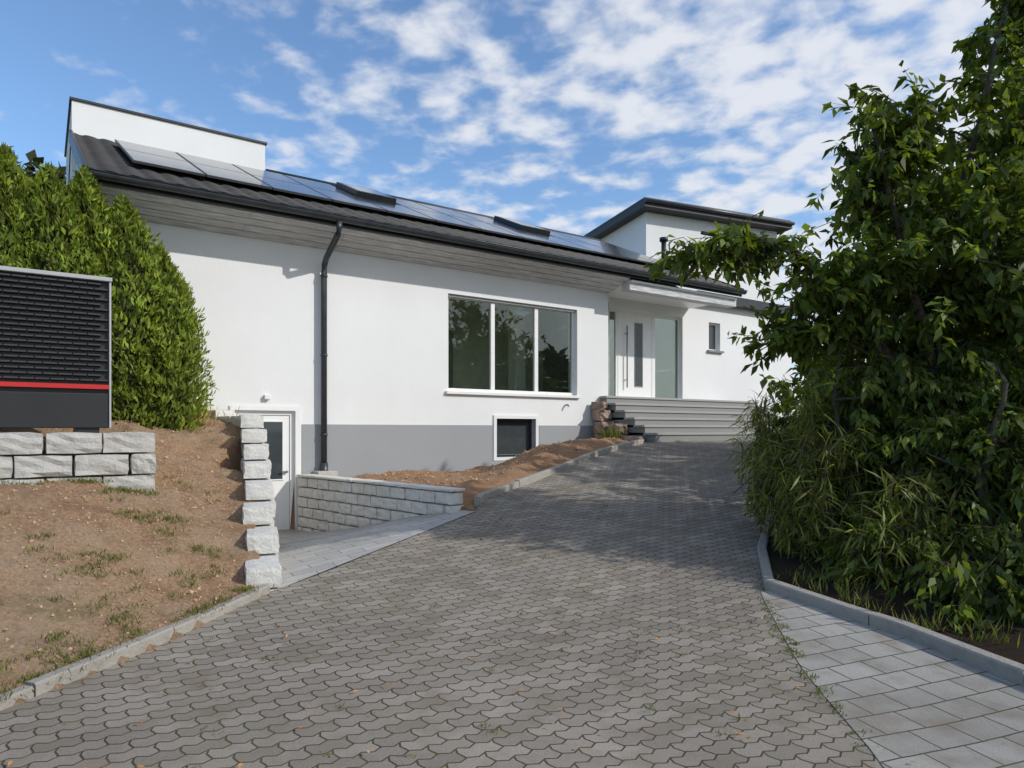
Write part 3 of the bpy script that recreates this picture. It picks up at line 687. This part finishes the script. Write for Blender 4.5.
# stones and clods
V=[];F=[]
OV=[Vector(v) for v in ((1,0,0),(-1,0,0),(0,1,0),(0,-1,0),(0,0,1),(0,0,-1))]; OF=[(0,2,4),(2,1,4),(1,3,4),(3,0,4),(2,0,5),(1,2,5),(3,1,5),(0,3,5)]
def clod(x,y,z,r):
    o=len(V); q=Matrix.Rotation(random.random()*6,3,'Z')@Matrix.Rotation(random.random()*3,3,'X')
    for v in OV: V.append(Vector((x,y,z))+q@(v*r*random.uniform(.6,1.2))); 
    F.extend([tuple(i+o for i in f) for f in OF])
for _ in range(6500):
    if random.random()<.6:
        y=random.uniform(2.6,10); x=(XL(y) if y<5.9 else -2.3-(y-6)*.4)-random.uniform(.12,3.2)
        r=random.choice([.005,.007,.009,.012,.016]) if random.random()<.98 else .028
    else:
        s=random.uniform(.5,7.3); e=random.uniform(.05,3.2); x=-4.19+s*ux+e*.569; y=11.6+s*uy-e*.822
        if x>XL(y)-.12 or (x+3.66)*.69+(y-11.9)*.72<.15: continue
        r=random.choice([.008,.01,.014,.018,.024]) if random.random()<.97 else .04
    z=H(x,y)[0]
    if z<-.3: continue
    clod(x,y,z+r*.1,r)
mesh('soil_clods',V,F,simple('soil_clod',(.44,.29,.185),1,var=.4,scale=3))
n=240; yy=rng.uniform(2.9,10,n); xx=np.array([rng.uniform(XL(y)+.05,XR(y)+.3) for y in yy]); P=np.stack([xx,yy,np.array([zd(y)+.028 for y in yy])],1)
leafmesh('fallen_leaves',P,rng.normal(size=(n,3))*np.array([1,1,.1]),np.tile([0,0,1.],(n,1))+rng.normal(size=(n,3))*.2,rng.uniform(.02,.05,n),rng.uniform(.012,.025,n),colvar(n,.5,1.4,.3)*np.array([1.2,.8,.6]),M['dry'])
# ------------------------------------------------------------------ light / sky
sd=Vector((.945*math.cos(R(32)),-.326*math.cos(R(32)),math.sin(R(32))))
sl=bpy.data.lights.new('sun','SUN'); sl.energy=3.0; sl.angle=R(.8); sl.color=(1,.965,.90)
so=link(bpy.data.objects.new('sun',sl)); so.rotation_euler=sd.to_track_quat('Z','Y').to_euler(); so.location=(20,-7,14)
w=bpy.data.worlds.new('World'); S.world=w; w.use_nodes=True; t=w.node_tree; bg=t.nodes['Background']
sky=t.nodes.new('ShaderNodeTexSky'); sky.sky_type='NISHITA'; sky.sun_disc=False; sky.sun_elevation=R(32); sky.sun_rotation=R(109); sky.altitude=200; sky.air_density=1.1; sky.dust_density=.7; sky.ozone_density=2.2
tc=t.nodes.new('ShaderNodeTexCoord'); sp=t.nodes.new('ShaderNodeSeparateXYZ'); t.links.new(tc.outputs['Generated'],sp.inputs[0])
def mth(op,a,b=None,c=None):
    x=t.nodes.new('ShaderNodeMath'); x.operation=op
    for i,v in enumerate((a,b,c)):
        if v is None: continue
        if hasattr(v,'links'): t.links.new(v,x.inputs[i])
        else: x.inputs[i].default_value=v
    return x.outputs[0]
zz=mth('ADD',mth('MAXIMUM',sp.outputs[2],0.0),.12); px=mth('DIVIDE',sp.outputs[0],zz); py=mth('DIVIDE',sp.outputs[1],zz)
cb=t.nodes.new('ShaderNodeCombineXYZ'); t.links.new(px,cb.inputs[0]); t.links.new(py,cb.inputs[1])
def wn(scale,det,ro,sc=(1,1,1),rot=0,loc=(0,0,0),dist=0):
    mp=t.nodes.new('ShaderNodeMapping'); mp.inputs['Scale'].default_value=sc; mp.inputs['Rotation'].default_value=(0,0,rot); mp.inputs['Location'].default_value=loc
    t.links.new(cb.outputs[0],mp.inputs[0]); x=t.nodes.new('ShaderNodeTexNoise'); x.inputs['Scale'].default_value=scale; x.inputs['Detail'].default_value=det; x.inputs['Roughness'].default_value=ro; x.inputs['Distortion'].default_value=dist
    t.links.new(mp.outputs[0],x.inputs['Vector']); return x.outputs['Fac']
fine=wn(8.0,5,.5,(1,1,1),R(25),dist=.15); cov=wn(.9,3,.5,loc=(2.3,.7,0)); wisp=wn(1.6,5,.6,(1,1.5,1),R(20))
v=mth('ADD',mth('ADD',mth('MULTIPLY',fine,.80),mth('MULTIPLY',cov,.42)),mth('ADD',mth('MULTIPLY',sp.outputs[0],.25),mth('MULTIPLY',wisp,.30)))
mr=t.nodes.new('ShaderNodeMapRange'); mr.interpolation_type='SMOOTHSTEP'; t.links.new(v,mr.inputs[0]); mr.inputs[1].default_value=.66; mr.inputs[2].default_value=.92; mr.inputs[3].default_value=0; mr.inputs[4].default_value=.93
mx=t.nodes.new('ShaderNodeMix'); mx.data_type='RGBA'; t.links.new(mr.outputs[0],mx.inputs[0])
gm=t.nodes.new('ShaderNodeMix'); gm.data_type='RGBA'; gm.blend_type='MULTIPLY'; gm.inputs[0].default_value=1; t.links.new(sky.outputs[0],gm.inputs[6]); gm.inputs[7].default_value=(1.0,1.15,1.28,1)
t.links.new(gm.outputs[2],mx.inputs[6]); mx.inputs[7].default_value=(5.3,5.5,5.9,1)
t.links.new(mx.outputs[2],bg.inputs[0]); bg.inputs[1].default_value=.15
S.view_settings.view_transform='Standard'; S.view_settings.look='None'; S.view_settings.exposure=0
# ------------------------------------------------------------------ camera
cd=bpy.data.cameras.new('camera'); cd.sensor_width=36; cd.lens=24.0; cd.shift_y=46/1024; cd.clip_end=2000; cd.clip_start=.05
co=link(bpy.data.objects.new('camera',cd)); co.location=(0,0,1.6); co.rotation_euler=(R(90),0,0); S.camera=co
